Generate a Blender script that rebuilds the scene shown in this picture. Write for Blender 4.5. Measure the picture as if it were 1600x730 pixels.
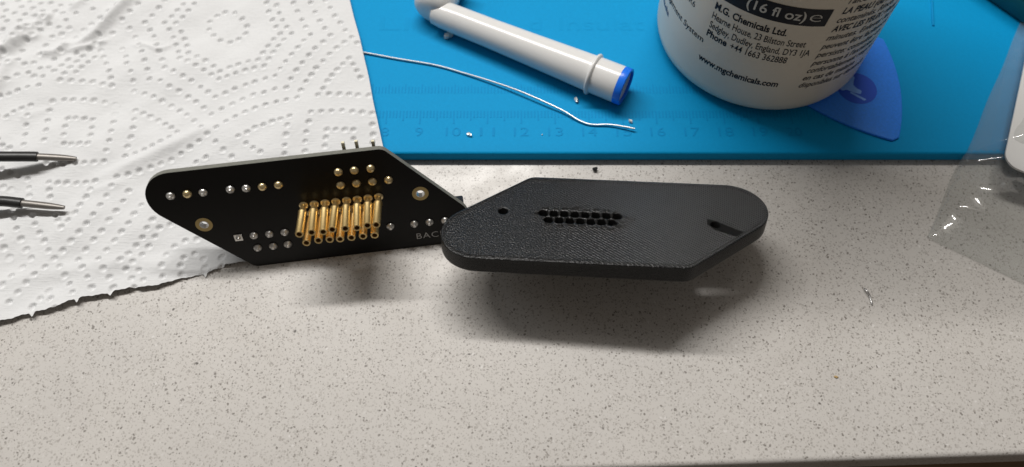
import bpy, bmesh, math, random
import numpy as np
from mathutils import Vector, Matrix

for o in list(bpy.data.objects):
    bpy.data.objects.remove(o)
sc = bpy.context.scene
COL = sc.collection
R = math.radians
MM = 0.001                                    # everything below is written in millimetres

# ------------------------------------------------------------------ camera
cam_d = bpy.data.cameras.new('camera')
cam_d.sensor_width = 36.0
cam_d.lens = 27.0
cam_d.clip_start = 0.005
cam_d.clip_end = 20.0
cam_d.dof.use_dof = True
cam_d.dof.focus_distance = 0.205
cam_d.dof.aperture_fstop = 11.0
cam = bpy.data.objects.new('camera', cam_d)
cam.location = (0, 0, 0.18878)
cam.rotation_euler = (R(28.0), 0, 0)          # looks 62 degrees down
COL.objects.link(cam)
sc.camera = cam

# ------------------------------------------------------------------ room light
world = bpy.data.worlds.new('World')
sc.world = world
world.use_nodes = True
bg = world.node_tree.nodes['Background']
bg.inputs['Color'].default_value = (1.0, 0.90, 0.80, 1)
bg.inputs['Strength'].default_value = 0.125

def area_strip(name, loc, target, sx, sy, watts, color):
    d = bpy.data.lights.new(name, 'AREA')
    d.shape = 'RECTANGLE'; d.size = sx; d.size_y = sy
    d.energy = watts; d.color = color
    o = bpy.data.objects.new(name, d)
    o.location = loc
    o.rotation_euler = (Vector(target) - Vector(loc)).to_track_quat('-Z', 'Y').to_euler()
    COL.objects.link(o)
    return o
# fluorescent strip under the wall cabinet behind the things
area_strip('cabinet_strip_light', (-0.25, 0.53, 0.92), (-0.25, 0.10, 0.0), 0.95, 0.035, 12.3, (1.0, 0.975, 0.94))
# window to the left
area_strip('window_light', (-1.25, 0.60, 0.95), (0.0, 0.10, 0.0), 0.70, 0.55, 2.2, (0.85, 0.94, 1.0))
# soft ceiling fitting of the kitchen
area_strip('ceiling_light', (0.1, 0.95, 1.75), (0.1, 0.25, 0.0), 1.0, 0.7, 3.0, (1.0, 0.93, 0.84))

vs = sc.view_settings
vs.view_transform = 'Standard'; vs.look = 'None'; vs.exposure = -0.04; vs.gamma = 1.0
vs.use_curve_mapping = False

# ------------------------------------------------------------------ materials
def new_mat(name):
    m = bpy.data.materials.new(name); m.use_nodes = True
    nt = m.node_tree
    return m, nt, nt.nodes['Principled BSDF']

def N(nt, kind, **kw):
    n = nt.nodes.new(kind)
    for k, v in kw.items():
        if k in n.inputs: n.inputs[k].default_value = v
        else: setattr(n, k, v)
    return n

def plain(name, col, rough=0.5, metal=0.0, spec=0.5, bump=0.0, bscale=600, var=0.0, coat=0.0, sss=0.0):
    m, nt, b = new_mat(name)
    b.inputs['Roughness'].default_value = rough
    b.inputs['Metallic'].default_value = metal
    b.inputs['Specular IOR Level'].default_value = spec
    b.inputs['Coat Weight'].default_value = coat
    tc = N(nt, 'ShaderNodeTexCoord')
    nz = N(nt, 'ShaderNodeTexNoise', Scale=bscale, Detail=4.0)
    nt.links.new(tc.outputs['Object'], nz.inputs['Vector'])
    rp = N(nt, 'ShaderNodeMapRange')
    rp.inputs['From Min'].default_value = 0.3; rp.inputs['From Max'].default_value = 0.7
    rp.inputs['To Min'].default_value = 1 - var; rp.inputs['To Max'].default_value = 1 + var
    nt.links.new(nz.outputs['Fac'], rp.inputs['Value'])
    mx = N(nt, 'ShaderNodeVectorMath', operation='SCALE')
    mx.inputs[0].default_value = col[:3]
    nt.links.new(rp.outputs['Result'], mx.inputs['Scale'])
    nt.links.new(mx.outputs['Vector'], b.inputs['Base Color'])
    if bump:
        bp = N(nt, 'ShaderNodeBump', Strength=bump, Distance=0.0002)
        nt.links.new(nz.outputs['Fac'], bp.inputs['Height'])
        nt.links.new(bp.outputs['Normal'], b.inputs['Normal'])
    if sss:
        b.inputs['Subsurface Weight'].default_value = sss
        b.inputs['Subsurface Radius'].default_value = (0.002, 0.002, 0.002)
    return m

def quartz():
    """polished engineered stone: warm grey with brown, grey and dark flecks"""
    m, nt, b = new_mat('speckled_quartz')
    L = nt.links.new
    tc = N(nt, 'ShaderNodeTexCoord')
    wob = N(nt, 'ShaderNodeTexNoise', Scale=900.0, Detail=2.0)
    L(tc.outputs['Object'], wob.inputs['Vector'])
    sub = N(nt, 'ShaderNodeVectorMath', operation='SUBTRACT'); sub.inputs[1].default_value = (.5, .5, .5)
    L(wob.outputs['Color'], sub.inputs[0])
    scl = N(nt, 'ShaderNodeVectorMath', operation='SCALE'); scl.inputs['Scale'].default_value = 0.0011
    L(sub.outputs['Vector'], scl.inputs[0])
    add = N(nt, 'ShaderNodeVectorMath', operation='ADD')
    L(tc.outputs['Object'], add.inputs[0]); L(scl.outputs['Vector'], add.inputs[1])
    big = N(nt, 'ShaderNodeTexNoise', Scale=28.0, Detail=3.0)
    L(tc.outputs['Object'], big.inputs['Vector'])
    cur = N(nt, 'ShaderNodeMix', data_type='RGBA')
    cur.inputs['A'].default_value = (0.510, 0.490, 0.466, 1); cur.inputs['B'].default_value = (0.562, 0.534, 0.500, 1)
    L(big.outputs['Fac'], cur.inputs['Factor'])
    col = cur.outputs['Result']
    # (cell scale, fleck radius, share of cells, colour, opacity)
    for sc_, rad, share, c, op in ((2300, .40, .45, (.36, .335, .31), .8), (1500, .38, .62, (.32, .295, .27), .8), (1150, .30, .62, (.185, .168, .15), .9),
                                   (820, .19, .42, (.14, .123, .108), .85), (330, .125, .15, (.06, .05, .042), .9),
                                   (900, .28, .12, (.70, .68, .66), .55)):
        v = N(nt, 'ShaderNodeTexVoronoi', Scale=float(sc_)); v.feature = 'F1'
        mp = N(nt, 'ShaderNodeMapping'); mp.inputs['Location'].default_value = (sc_ * .013, sc_ * .007, 0)
        L(add.outputs['Vector'], mp.inputs['Vector']); L(mp.outputs['Vector'], v.inputs['Vector'])
        sep = N(nt, 'ShaderNodeSeparateColor'); L(v.outputs['Color'], sep.inputs['Color'])
        # radius varies from cell to cell
        rr = N(nt, 'ShaderNodeMath', operation='MULTIPLY_ADD'); rr.inputs[1].default_value = rad * .8; rr.inputs[2].default_value = rad * .55
        L(sep.outputs['Green'], rr.inputs[0])
        dd = N(nt, 'ShaderNodeMath', operation='SUBTRACT'); L(rr.outputs[0], dd.inputs[0]); L(v.outputs['Distance'], dd.inputs[1])
        st = N(nt, 'ShaderNodeMath', operation='MULTIPLY'); st.inputs[1].default_value = 14.0; st.use_clamp = True
        L(dd.outputs[0], st.inputs[0])
        pick = N(nt, 'ShaderNodeMath', operation='LESS_THAN'); pick.inputs[1].default_value = share
        L(sep.outputs['Red'], pick.inputs[0])
        f = N(nt, 'ShaderNodeMath', operation='MULTIPLY'); L(st.outputs[0], f.inputs[0]); L(pick.outputs[0], f.inputs[1])
        f2 = N(nt, 'ShaderNodeMath', operation='MULTIPLY'); L(f.outputs[0], f2.inputs[0])
        tone = N(nt, 'ShaderNodeMath', operation='MULTIPLY_ADD'); tone.inputs[1].default_value = op * .6; tone.inputs[2].default_value = op * .4
        L(sep.outputs['Blue'], tone.inputs[0]); L(tone.outputs[0], f2.inputs[1])
        mx = N(nt, 'ShaderNodeMix', data_type='RGBA'); mx.inputs['B'].default_value = (*c, 1)
        L(f2.outputs[0], mx.inputs['Factor']); L(col, mx.inputs['A'])
        col = mx.outputs['Result']
    L(col, b.inputs['Base Color'])
    sm = N(nt, 'ShaderNodeTexNoise', Scale=42.0, Detail=5.0, Distortion=.6); L(tc.outputs['Object'], sm.inputs['Vector'])
    sr = N(nt, 'ShaderNodeMapRange'); sr.inputs['From Min'].default_value = .35; sr.inputs['From Max'].default_value = .65
    sr.inputs['To Min'].default_value = .26; sr.inputs['To Max'].default_value = .58
    L(sm.outputs['Fac'], sr.inputs['Value']); L(sr.outputs['Result'], b.inputs['Roughness'])
    b.inputs['Specular IOR Level'].default_value = 0.4
    return m

def paper():
    m, nt, b = new_mat('crepe_paper')
    L = nt.links.new
    tc = N(nt, 'ShaderNodeTexCoord')
    mp = N(nt, 'ShaderNodeMapping'); mp.inputs['Scale'].default_value = (350, 2200, 600); mp.inputs['Rotation'].default_value = (0, 0, R(-3))
    L(tc.outputs['Object'], mp.inputs['Vector'])
    n1 = N(nt, 'ShaderNodeTexNoise', Scale=1.0, Detail=3.0); L(mp.outputs['Vector'], n1.inputs['Vector'])
    n2 = N(nt, 'ShaderNodeTexNoise', Scale=700.0, Detail=4.0); L(tc.outputs['Object'], n2.inputs['Vector'])
    ad = N(nt, 'ShaderNodeMath', operation='ADD'); L(n1.outputs['Fac'], ad.inputs[0]); L(n2.outputs['Fac'], ad.inputs[1])
    bp = N(nt, 'ShaderNodeBump', Strength=0.8, Distance=0.00016); L(ad.outputs[0], bp.inputs['Height'])
    L(bp.outputs['Normal'], b.inputs['Normal'])
    b.inputs['Base Color'].default_value = (0.665, 0.67, 0.675, 1)
    b.inputs['Roughness'].default_value = 0.95
    b.inputs['Specular IOR Level'].default_value = 0.1
    return m

def printed_plastic():
    """black filament, solid infill laid in diagonal rows; the rows stand out towards one end"""
    m, nt, b = new_mat('black_filament')
    L = nt.links.new
    tc = N(nt, 'ShaderNodeTexCoord')
    mp = N(nt, 'ShaderNodeMapping'); mp.inputs['Rotation'].default_value = (0, 0, R(38))
    L(tc.outputs['Object'], mp.inputs['Vector'])
    w = N(nt, 'ShaderNodeTexWave', Scale=430.0, Distortion=0.8, Detail=2.0); w.bands_direction = 'Y'
    w.inputs['Detail Scale'].default_value = 1.5
    L(mp.outputs['Vector'], w.inputs['Vector'])
    # long streaks that follow the rows
    mp2 = N(nt, 'ShaderNodeMapping'); mp2.inputs['Rotation'].default_value = (0, 0, R(38)); mp2.inputs['Scale'].default_value = (60, 900, 300)
    L(tc.outputs['Object'], mp2.inputs['Vector'])
    st = N(nt, 'ShaderNodeTexNoise', Scale=1.0, Detail=3.0); L(mp2.outputs['Vector'], st.inputs['Vector'])
    fine = N(nt, 'ShaderNodeTexNoise', Scale=2300.0, Detail=3.0); L(tc.outputs['Object'], fine.inputs['Vector'])
    sx = N(nt, 'ShaderNodeSeparateXYZ'); L(tc.outputs['Object'], sx.inputs[0])
    amp = N(nt, 'ShaderNodeMapRange'); amp.inputs['From Min'].default_value = -.012; amp.inputs['From Max'].default_value = .040
    amp.inputs['To Min'].default_value = .08; amp.inputs['To Max'].default_value = 1.7
    L(sx.outputs['X'], amp.inputs['Value'])
    m1 = N(nt, 'ShaderNodeMath', operation='MULTIPLY'); L(w.outputs['Fac'], m1.inputs[0]); L(amp.outputs['Result'], m1.inputs[1])
    m0 = N(nt, 'ShaderNodeMath', operation='MULTIPLY_ADD'); m0.inputs[1].default_value = 0.45
    L(st.outputs['Fac'], m0.inputs[0]); L(m1.outputs[0], m0.inputs[2])
    m2 = N(nt, 'ShaderNodeMath', operation='MULTIPLY_ADD'); m2.inputs[1].default_value = 2.0
    L(fine.outputs['Fac'], m2.inputs[0]); L(m0.outputs[0], m2.inputs[2])
    bp = N(nt, 'ShaderNodeBump', Strength=1.0, Distance=0.00013); L(m2.outputs[0], bp.inputs['Height'])
    L(bp.outputs['Normal'], b.inputs['Normal'])
    b.inputs['Base Color'].default_value = (0.0045, 0.0045, 0.0048, 1)
    b.inputs['Roughness'].default_value = 0.29
    b.inputs['Specular IOR Level'].default_value = 0.52
    return m

def printed_side():
    """flank of the print: fine level layers"""
    m, nt, b = new_mat('black_filament_layers')
    L = nt.links.new
    tc = N(nt, 'ShaderNodeTexCoord')
    w = N(nt, 'ShaderNodeTexWave', Scale=1500.0, Distortion=.6, Detail=1.0); w.bands_direction = 'Z'
    L(tc.outputs['Object'], w.inputs['Vector'])
    bp = N(nt, 'ShaderNodeBump', Strength=.5, Distance=0.0001); L(w.outputs['Fac'], bp.inputs['Height'])
    L(bp.outputs['Normal'], b.inputs['Normal'])
    b.inputs['Base Color'].default_value = (0.005, 0.005, 0.005, 1)
    b.inputs['Roughness'].default_value = 0.34
    b.inputs['Specular IOR Level'].default_value = 0.35
    return m

def clear_film():
    m, nt, b = new_mat('clear_bag_film')
    L = nt.links.new
    out = nt.nodes['Material Output']
    tr = N(nt, 'ShaderNodeBsdfTransparent'); tr.inputs['Color'].default_value = (0.955, 0.96, 0.955, 1)
    gl = N(nt, 'ShaderNodeBsdfGlossy', Roughness=0.07)
    lw = N(nt, 'ShaderNodeLayerWeight', Blend=0.5)
    fr = N(nt, 'ShaderNodeMath', operation='POWER'); fr.inputs[1].default_value = 3.0; L(lw.outputs['Facing'], fr.inputs[0])
    ma = N(nt, 'ShaderNodeMath', operation='MULTIPLY_ADD'); ma.inputs[1].default_value = 0.30; ma.inputs[2].default_value = 0.045
    L(fr.outputs[0], ma.inputs[0])
    mx = N(nt, 'ShaderNodeMixShader')
    L(ma.outputs[0], mx.inputs['Fac']); L(tr.outputs[0], mx.inputs[1]); L(gl.outputs[0], mx.inputs[2])
    df = N(nt, 'ShaderNodeBsdfDiffuse'); df.inputs['Color'].default_value = (.8, .8, .8, 1)
    m3 = N(nt, 'ShaderNodeMixShader'); m3.inputs['Fac'].default_value = 0.065
    L(mx.outputs[0], m3.inputs[1]); L(df.outputs[0], m3.inputs[2])
    L(m3.outputs[0], out.inputs['Surface'])
    return m

M = dict(
    quartz=quartz(), paper=paper(), printed=printed_plastic(), printside=printed_side(), film=clear_film(),
    floor=plain('dark_brown_floor', (0.16, 0.10, 0.055), 0.6, var=.2, bscale=30),
    silicone=plain('blue_silicone', (0.0, 0.27, 0.565), 0.62, spec=0.12, bump=.12, bscale=1200, var=.03),
    relief=plain('blue_silicone_relief', (0.0, 0.235, 0.515), 0.62, spec=0.12),
    faint=plain('blue_silicone_lettering', (0.0, 0.265, 0.555), 0.62, spec=0.12),
    mask=plain('black_solder_mask', (0.006, 0.0052, 0.0045), 0.34, spec=0.22),
    fr4=plain('board_edge', (0.15, 0.15, 0.13), 0.7, var=.1, bscale=900),
    gold=plain('gold_plating', (0.90, 0.67, 0.31), 0.38, metal=1.0, bump=.08, bscale=1500, var=.06),
    tin=plain('solder_tin', (0.74, 0.72, 0.69), 0.30, metal=.85, bump=.25, bscale=1500, var=.1),
    goldpad=plain('gilt_solder', (0.80, 0.64, 0.36), 0.28, metal=.85, bump=.2, bscale=1500, var=.1),
    headerpin=plain('dull_gilt_pin', (0.72, 0.67, 0.50), 0.5),
    ring=plain('bare_pad_ring', (0.48, 0.36, 0.16), 0.35, metal=.8),
    silk=plain('silkscreen', (0.55, 0.55, 0.55), 0.8),
    blackplastic=plain('black_plastic', (0.012, 0.012, 0.012), 0.45, bump=.2),
    gapblack=plain('bare_black_gap', (0.004, 0.004, 0.004), 0.7, spec=.15),
    whiteplastic=plain('white_plastic', (0.70, 0.695, 0.685), 0.20, spec=.5, sss=.15),
    blueplastic=plain('blue_plastic', (0.008, 0.17, 0.85), 0.28),
    bristle=plain('grey_bristle', (0.5, 0.5, 0.52), 0.6, bump=.8, bscale=1500),
    hdpe=plain('cream_bottle_plastic', (0.70, 0.63, 0.52), 0.36, spec=.4, bump=.08, bscale=120),
    ink=plain('black_label_ink', (0.006, 0.006, 0.010), 0.5, spec=.3),
    blueink=plain('dark_blue_label_ink', (0.02, 0.035, 0.12), 0.5),
    inkwhite=plain('pale_label_print', (0.60, 0.58, 0.53), 0.5),
    pick=plain('blue_pick_plastic', (0.03, 0.235, 0.90), 0.5, spec=.3, bump=.3, bscale=1400, var=.08),
    pickdark=plain('dark_blue_print', (0.012, 0.085, 0.60), 0.5, spec=.3),
    pickpale=plain('pale_blue_print', (0.20, 0.42, 0.92), 0.5, spec=.3),
    wire=plain('solder_wire_metal', (0.78, 0.78, 0.78), 0.33, metal=1.0),
    flux=plain('solder_crumb', (0.80, 0.78, 0.74), 0.35, metal=.55, bump=.6, bscale=2500),
    coat=plain('black_tweezer_coating', (0.014, 0.014, 0.014), 0.38, bump=.2),
    steel=plain('brushed_steel', (0.22, 0.205, 0.19), 0.42, metal=.7, bump=.2),
    card=plain('white_card', (0.72, 0.72, 0.71), 0.8),
    teal=plain('dark_teal_plastic', (0.004, 0.10, 0.125), 0.5),
    crumb=plain('black_crumb_plastic', (0.01, 0.01, 0.01), 0.6),
    ochre=plain('ochre_crumb', (0.42, 0.29, 0.13), 0.8),
)

# ------------------------------------------------------------------ builders
def link(o, parent=None):
    COL.objects.link(o)
    if parent is not None: o.parent = parent
    return o

def tag(o, label=None, cat=None, group=None, kind=None):
    for k, v in (('label', label), ('category', cat), ('group', group), ('kind', kind)):
        if v: o[k] = v
    return o

def empty(name, loc, label, cat, mat3=None, group=None):
    """loc in mm, mat3 columns = local axes"""
    o = bpy.data.objects.new(name, None)
    o.empty_display_size = 0.01
    if mat3 is not None:
        m = Matrix([[mat3[c][r] for c in range(3)] for r in range(3)]).to_4x4()
        m.translation = Vector(loc) * MM
        o.matrix_world = m
    else:
        o.location = Vector(loc) * MM
    link(o)
    return tag(o, label, cat, group)

def finish(me, mat, smooth=35):
    me.materials.clear(); me.materials.append(mat)
    if smooth:
        me.polygons.foreach_set('use_smooth', [True] * len(me.polygons))
        me.set_sharp_from_angle(angle=R(smooth))
    me.update()

def mesh_obj(name, verts, faces, mat, parent=None, smooth=35, origin=None):
    """verts in mm; a top-level mesh gets its origin at the middle of its base"""
    v = np.asarray(verts, float)
    if parent is None and origin is None:
        origin = ((v[:, 0].min() + v[:, 0].max()) / 2, (v[:, 1].min() + v[:, 1].max()) / 2, v[:, 2].min())
    if origin is None: origin = (0, 0, 0)
    me = bpy.data.meshes.new(name)
    me.from_pydata(((v - np.array(origin)) * MM).tolist(), [], faces)
    finish(me, mat, smooth)
    o = bpy.data.objects.new(name, me)
    o.location = Vector(origin) * MM
    return link(o, parent)

def share(name, src, parent, loc, rot=None):
    o = bpy.data.objects.new(name, src.data)
    o.location = Vector(loc) * MM
    if rot: o.rotation_euler = rot
    return link(o, parent)

def curve_to_arrays(cu):
    ob = bpy.data.objects.new('tmp', cu); COL.objects.link(ob)
    dg = bpy.context.evaluated_depsgraph_get()
    me = bpy.data.meshes.new_from_object(ob.evaluated_get(dg))
    v = np.zeros(len(me.vertices) * 3); me.vertices.foreach_get('co', v); v = v.reshape(-1, 3)
    f = [tuple(p.vertices) for p in me.polygons]
    bpy.data.objects.remove(ob); bpy.data.meshes.remove(me); bpy.data.curves.remove(cu)
    return v, f

def weld(v, f, d=1e-4):
    bm = bmesh.new()
    vs_ = [bm.verts.new(p) for p in v]
    for q in f:
        try: bm.faces.new([vs_[i] for i in q])
        except ValueError: pass
    bmesh.ops.remove_doubles(bm, verts=bm.verts, dist=d)
    bmesh.ops.recalc_face_normals(bm, faces=bm.faces)
    bm.verts.index_update()
    V = np.array([p.co[:] for p in bm.verts]); F = [tuple(p.index for p in q.verts) for q in bm.faces]
    bm.free()
    return V, F

def slab(loops, z0, z1, bevel=0.0, seg=2):
    """solid plate from an outline and hole loops (2-D, mm)"""
    cu = bpy.data.curves.new('tmp', 'CURVE'); cu.dimensions = '2D'; cu.fill_mode = 'BOTH'
    cu.extrude = (z1 - z0) / 2 - bevel; cu.bevel_depth = bevel; cu.bevel_resolution = seg; cu.offset = -bevel
    for lp in loops:
        s = cu.splines.new('POLY'); s.points.add(len(lp) - 1)
        for p, q in zip(s.points, lp): p.co = (q[0], q[1], 0, 1)
        s.use_cyclic_u = True
    v, f = curve_to_arrays(cu)
    v[:, 2] += (z0 + z1) / 2
    return weld(v, f)

def rounded(poly, radii, n=14):
    """polygon with its corners filleted"""
    out = []; k = len(poly)
    for i in range(k):
        p, a, b = (np.array(poly[j % k], float) for j in (i, i - 1, i + 1))
        u = (a - p) / np.linalg.norm(a - p); w = (b - p) / np.linalg.norm(b - p)
        half = math.acos(max(-1, min(1, u @ w))) / 2; r = radii[i]
        if r <= 0: out.append(tuple(p)); continue
        t = r / math.tan(half); bis = (u + w) / np.linalg.norm(u + w)
        c = p + bis * (r / math.sin(half))
        a0 = p + u * t - c; a1 = p + w * t - c
        t0 = math.atan2(a0[1], a0[0]); t1 = math.atan2(a1[1], a1[0])
        d = (t1 - t0 + math.pi) % (2 * math.pi) - math.pi
        out += [(c[0] + r * math.cos(t0 + d * j / n), c[1] + r * math.sin(t0 + d * j / n)) for j in range(n + 1)]
    return out

def circle(x, y, r, n=20):
    return [(x + r * math.cos(2 * math.pi * i / n), y + r * math.sin(2 * math.pi * i / n)) for i in range(n)]

def lathe(profile, seg=24, cap0=True, cap1=True):
    v, f = [], []
    for r, z in profile:
        v += [(r * math.cos(2 * math.pi * i / seg), r * math.sin(2 * math.pi * i / seg), z) for i in range(seg)]
    for k in range(len(profile) - 1):
        for i in range(seg):
            j = (i + 1) % seg
            f.append((k * seg + i, k * seg + j, (k + 1) * seg + j, (k + 1) * seg + i))
    if cap0: f.append(tuple(range(seg - 1, -1, -1)))
    if cap1: f.append(tuple((len(profile) - 1) * seg + i for i in range(seg)))
    return np.array(v), f

def box(x0, x1, y0, y1, z0, z1, bev=0.0):
    loops = [rounded([(x0, y0), (x1, y0), (x1, y1), (x0, y1)], [bev * 1.5] * 4, 4) if bev else [(x0, y0), (x1, y0), (x1, y1), (x0, y1)]]
    return slab(loops, z0, z1, bev, 1)

def catmull(P, n=8):
    P = [np.array(p, float) for p in P]; P = [2 * P[0] - P[1]] + P + [2 * P[-1] - P[-2]]
    out = []
    for i in range(1, len(P) - 2):
        for j in range(n):
            t = j / n
            out.append(.5 * (2 * P[i] + (P[i + 1] - P[i - 1]) * t + (2 * P[i - 1] - 5 * P[i] + 4 * P[i + 1] - P[i + 2]) * t * t
                             + (3 * P[i] - P[i - 1] - 3 * P[i + 1] + P[i + 2]) * t ** 3))
    out.append(P[-2])
    return out

def tube(path, rad, seg=10, flat=None):
    """sweep along a path; rad a number or list; flat = (height factor) for a blade"""
    v, f = [], []; n = len(path); rad = [rad] * n if np.isscalar(rad) else rad
    up = np.array((0, 0, 1.0))
    for k in range(n):
        t = path[min(k + 1, n - 1)] - path[max(k - 1, 0)]; t = t / np.linalg.norm(t)
        s = np.cross(t, up); s /= np.linalg.norm(s); u = np.cross(s, t)
        for i in range(seg):
            a = 2 * math.pi * i / seg
            v.append(path[k] + rad[k] * (math.cos(a) * s + (flat or 1) * math.sin(a) * u))
    for k in range(n - 1):
        for i in range(seg):
            j = (i + 1) % seg
            f.append((k * seg + i, k * seg + j, (k + 1) * seg + j, (k + 1) * seg + i))
    f.append(tuple(range(seg - 1, -1, -1))); f.append(tuple((n - 1) * seg + i for i in range(seg)))
    return weld(np.array(v), f)

def text(body, size, bold=0.0, shear=0.0, width=None, extrude=0.0, spacing=1.0):
    """flat lettering, lower-left at the origin, in mm; width squeezes it to that length"""
    cu = bpy.data.curves.new('tmp', 'FONT'); cu.body = body; cu.size = size; cu.offset = bold
    cu.shear = shear; cu.extrude = extrude; cu.space_character = spacing; cu.resolution_u = 3; cu.fill_mode = 'FRONT' if not extrude else 'BOTH'
    v, f = curve_to_arrays(cu)
    v[:, 0] -= v[:, 0].min()
    if width: v[:, 0] *= width / v[:, 0].max()
    return v, f

def jitter_rock(r, seed, squash=.6, sub=2):
    bm = bmesh.new(); bmesh.ops.create_icosphere(bm, subdivisions=sub, radius=1)
    rng = random.Random(seed); v = np.array([p.co[:] for p in bm.verts]); f = [tuple(q.index for q in p.verts) for p in bm.faces]; bm.free()
    v *= np.array([[rng.uniform(.7, 1.25)] for _ in v]); v = v * np.array(r)
    v[:, 2] -= v[:, 2].min()
    return v, f

# ------------------------------------------------------------------ the setting
def build_counter():
    a = R(1.85)
    n = 1
    prof = [(0, 0)]
    # cross-section: top, rounded front edge, face, underside
    sec = [(700, 0.0)] + [(1.4 - 1.4 * math.sin(t), -1.4 + 1.4 * math.cos(t)) for t in np.linspace(0, math.pi / 2, 7)] + \
          [(0, -7.9)] + [(1.0 - 1.0 * math.cos(t), -8.0 - 1.0 * math.sin(t)) for t in np.linspace(0, math.pi / 2, 5)] + [(700, -9.0)]
    v, f = [], []
    for x in (-420, 420):
        for yy, z in sec:
            # front edge line runs from (46, 37.3) to (123.6, 39.8)
            X = x * math.cos(a) - yy * math.sin(a); Y = x * math.sin(a) + yy * math.cos(a)
            v.append((X + 46 - 46, Y + 35.85, z))
    k = len(sec)
    for i in range(k - 1): f.append((i, i + 1, k + i + 1, k + i))
    f.append(tuple(range(k - 1, -1, -1))); f.append(tuple(range(k, 2 * k)))
    f.append((k - 1, 0, k, 2 * k - 1))
    o = mesh_obj('countertop', *weld(np.array(v), f), M['quartz'], origin=(0, 300, 0), smooth=30)
    tag(o, kind='structure')
    fl = mesh_obj('floor', [(-1500, -1500, -880), (1500, -1500, -880), (1500, 1500, -880), (-1500, 1500, -880)], [(0, 1, 2, 3)], M['floor'], smooth=0)
    tag(fl, kind='structure')
    cb = mesh_obj('cabinet', *box(-420, 420, 75, 640, -870, -9.3), M['floor'], smooth=0)
    tag(cb, kind='structure')
build_counter()

# ------------------------------------------------------------------ blue work mat with its moulded ruler
def build_mat():
    t = empty('work_mat', (90, 124.4, 0), 'bright blue silicone work mat with moulded ruler under the bottle', 'mat')
    ox, oy = 90, 124.4
    out = rounded([(-63 - ox, 0), (250 - ox, 0), (250 - ox, 200), (-63 - ox, 200)], [4] * 4, 6)
    v, f = slab([out], 0.05, 4.0, 0.9, 3)
    mesh_obj('mat_sheet', v, f, M['silicone'], t)
    tv, tf = [], []
    def tick(x, y0, y1, w=.22, z=4.0):
        b = len(tv)
        for zz in (z - .1, z + .06):
            tv.extend([(x - w - ox, y0 - oy, zz), (x + w - ox, y0 - oy, zz), (x + w - ox, y1 - oy, zz), (x - w - ox, y1 - oy, zz)])
        tf.extend([(b + 4, b + 5, b + 6, b + 7), (b, b + 1, b + 5, b + 4), (b + 1, b + 2, b + 6, b + 5), (b + 2, b + 3, b + 7, b + 6), (b + 3, b, b + 4, b + 7)])
    x0 = -27.24 - 90
    for mm in range(55, 290):
        x = x0 + mm
        if not -60 < x < 98: continue
        ln = 2.5 if mm % 5 else (3.6 if mm % 10 else 4.7)
        tick(x, 139.6 - ln, 139.6)
        if x < 62: tick(x, 146.2, 148.6 + (0 if mm % 5 else 1.0), .16)
    tag(mesh_obj('ruler_tick', tv, tf, M['relief'], t, smooth=0), kind='stuff')
    for k in range(6, 21):
        v, f = text(str(k), 4.4, extrude=.05, width=(2.3 if k < 10 else 4.4))
        v = v + np.array((-27.24 + (k - 9) * 10 - v[:, 0].max() / 2 - ox, 130.5 - oy, 4.03))
        mesh_obj('numeral', v, f, M['relief'], t, smooth=0)
    for s, x, w in (('LI', -42.2, 9.5), ('d', 5.5, 4), ('Insulat', 15, 27)):
        v, f = text(s, 7.5, extrude=.03, width=w)
        mesh_obj('lettering', v + np.array((x - ox, 171.3 - oy, 4.02)), f, M['faint'], t, smooth=0)
    # groove at the right, part of the mould
    v, f = tube(catmull([np.array((140 - ox, 195 - oy, 4.0)), np.array((136.5 - ox, 184 - oy, 4.0)), np.array((134 - ox, 173 - oy, 4.0))]), .45, 8)
    mesh_obj('moulded_rib', v, f, M['relief'], t)
build_mat()

# ------------------------------------------------------------------ embossed kitchen towel
CREASES = [  # points (u, v), height, width
    ([(-150, 93), (-118, 94), (-111.1, 94.6), (-108.2, 95.0), (-105.4, 99.4), (-102.5, 101.6), (-97, 104)], 2.6, 2.6),
    ([(-93.5, 92.0), (-85.7, 92.0), (-81.7, 94.5), (-78.6, 98), (-74.5, 102), (-70.2, 106), (-62, 113)], 2.0, 2.0),
    ([(-91.6, 90.1), (-85.7, 89.6), (-80.7, 90.5), (-77.7, 91.3)], .7, .9),
    ([(-99.7, 106.8), (-94.6, 104.8)], 1.1, 1.8),
    ([(-90.6, 106.7), (-86.5, 109.7), (-84.5, 110.9), (-78, 118)], 1.0, 1.6),
    ([(-70.9, 87.3), (-66.0, 85.4), (-62.2, 82.4), (-57.1, 84.1)], .45, .9),
    ([(-85, 37), (-72.5, 40.5), (-64.2, 42.9), (-54.7, 45.7), (-46, 48)], .8, 2.2),
    ([(-87.8, 34.5), (-80.8, 34.4), (-72.7, 35.5)], .4, 1.6),
    ([(-106.3, 94.0), (-103.4, 97.6), (-97.5, 98.2)], 1.0, 1.4),
    ([(-99.4, 90.9), (-93.5, 90.1), (-89.6, 94.5)], 1.1, 1.5),
    ([(-114, 76), (-110.6, 82.0), (-108.6, 88.0), (-105.2, 89.7)], 1.0, 2.0),
    ([(-104.4, 65.2), (-100.8, 66.7), (-95.2, 67.6)], .35, 1.5),
    ([(-112, 12), (-80, 9), (-55, 4)], .5, 2.5),
]
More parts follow.
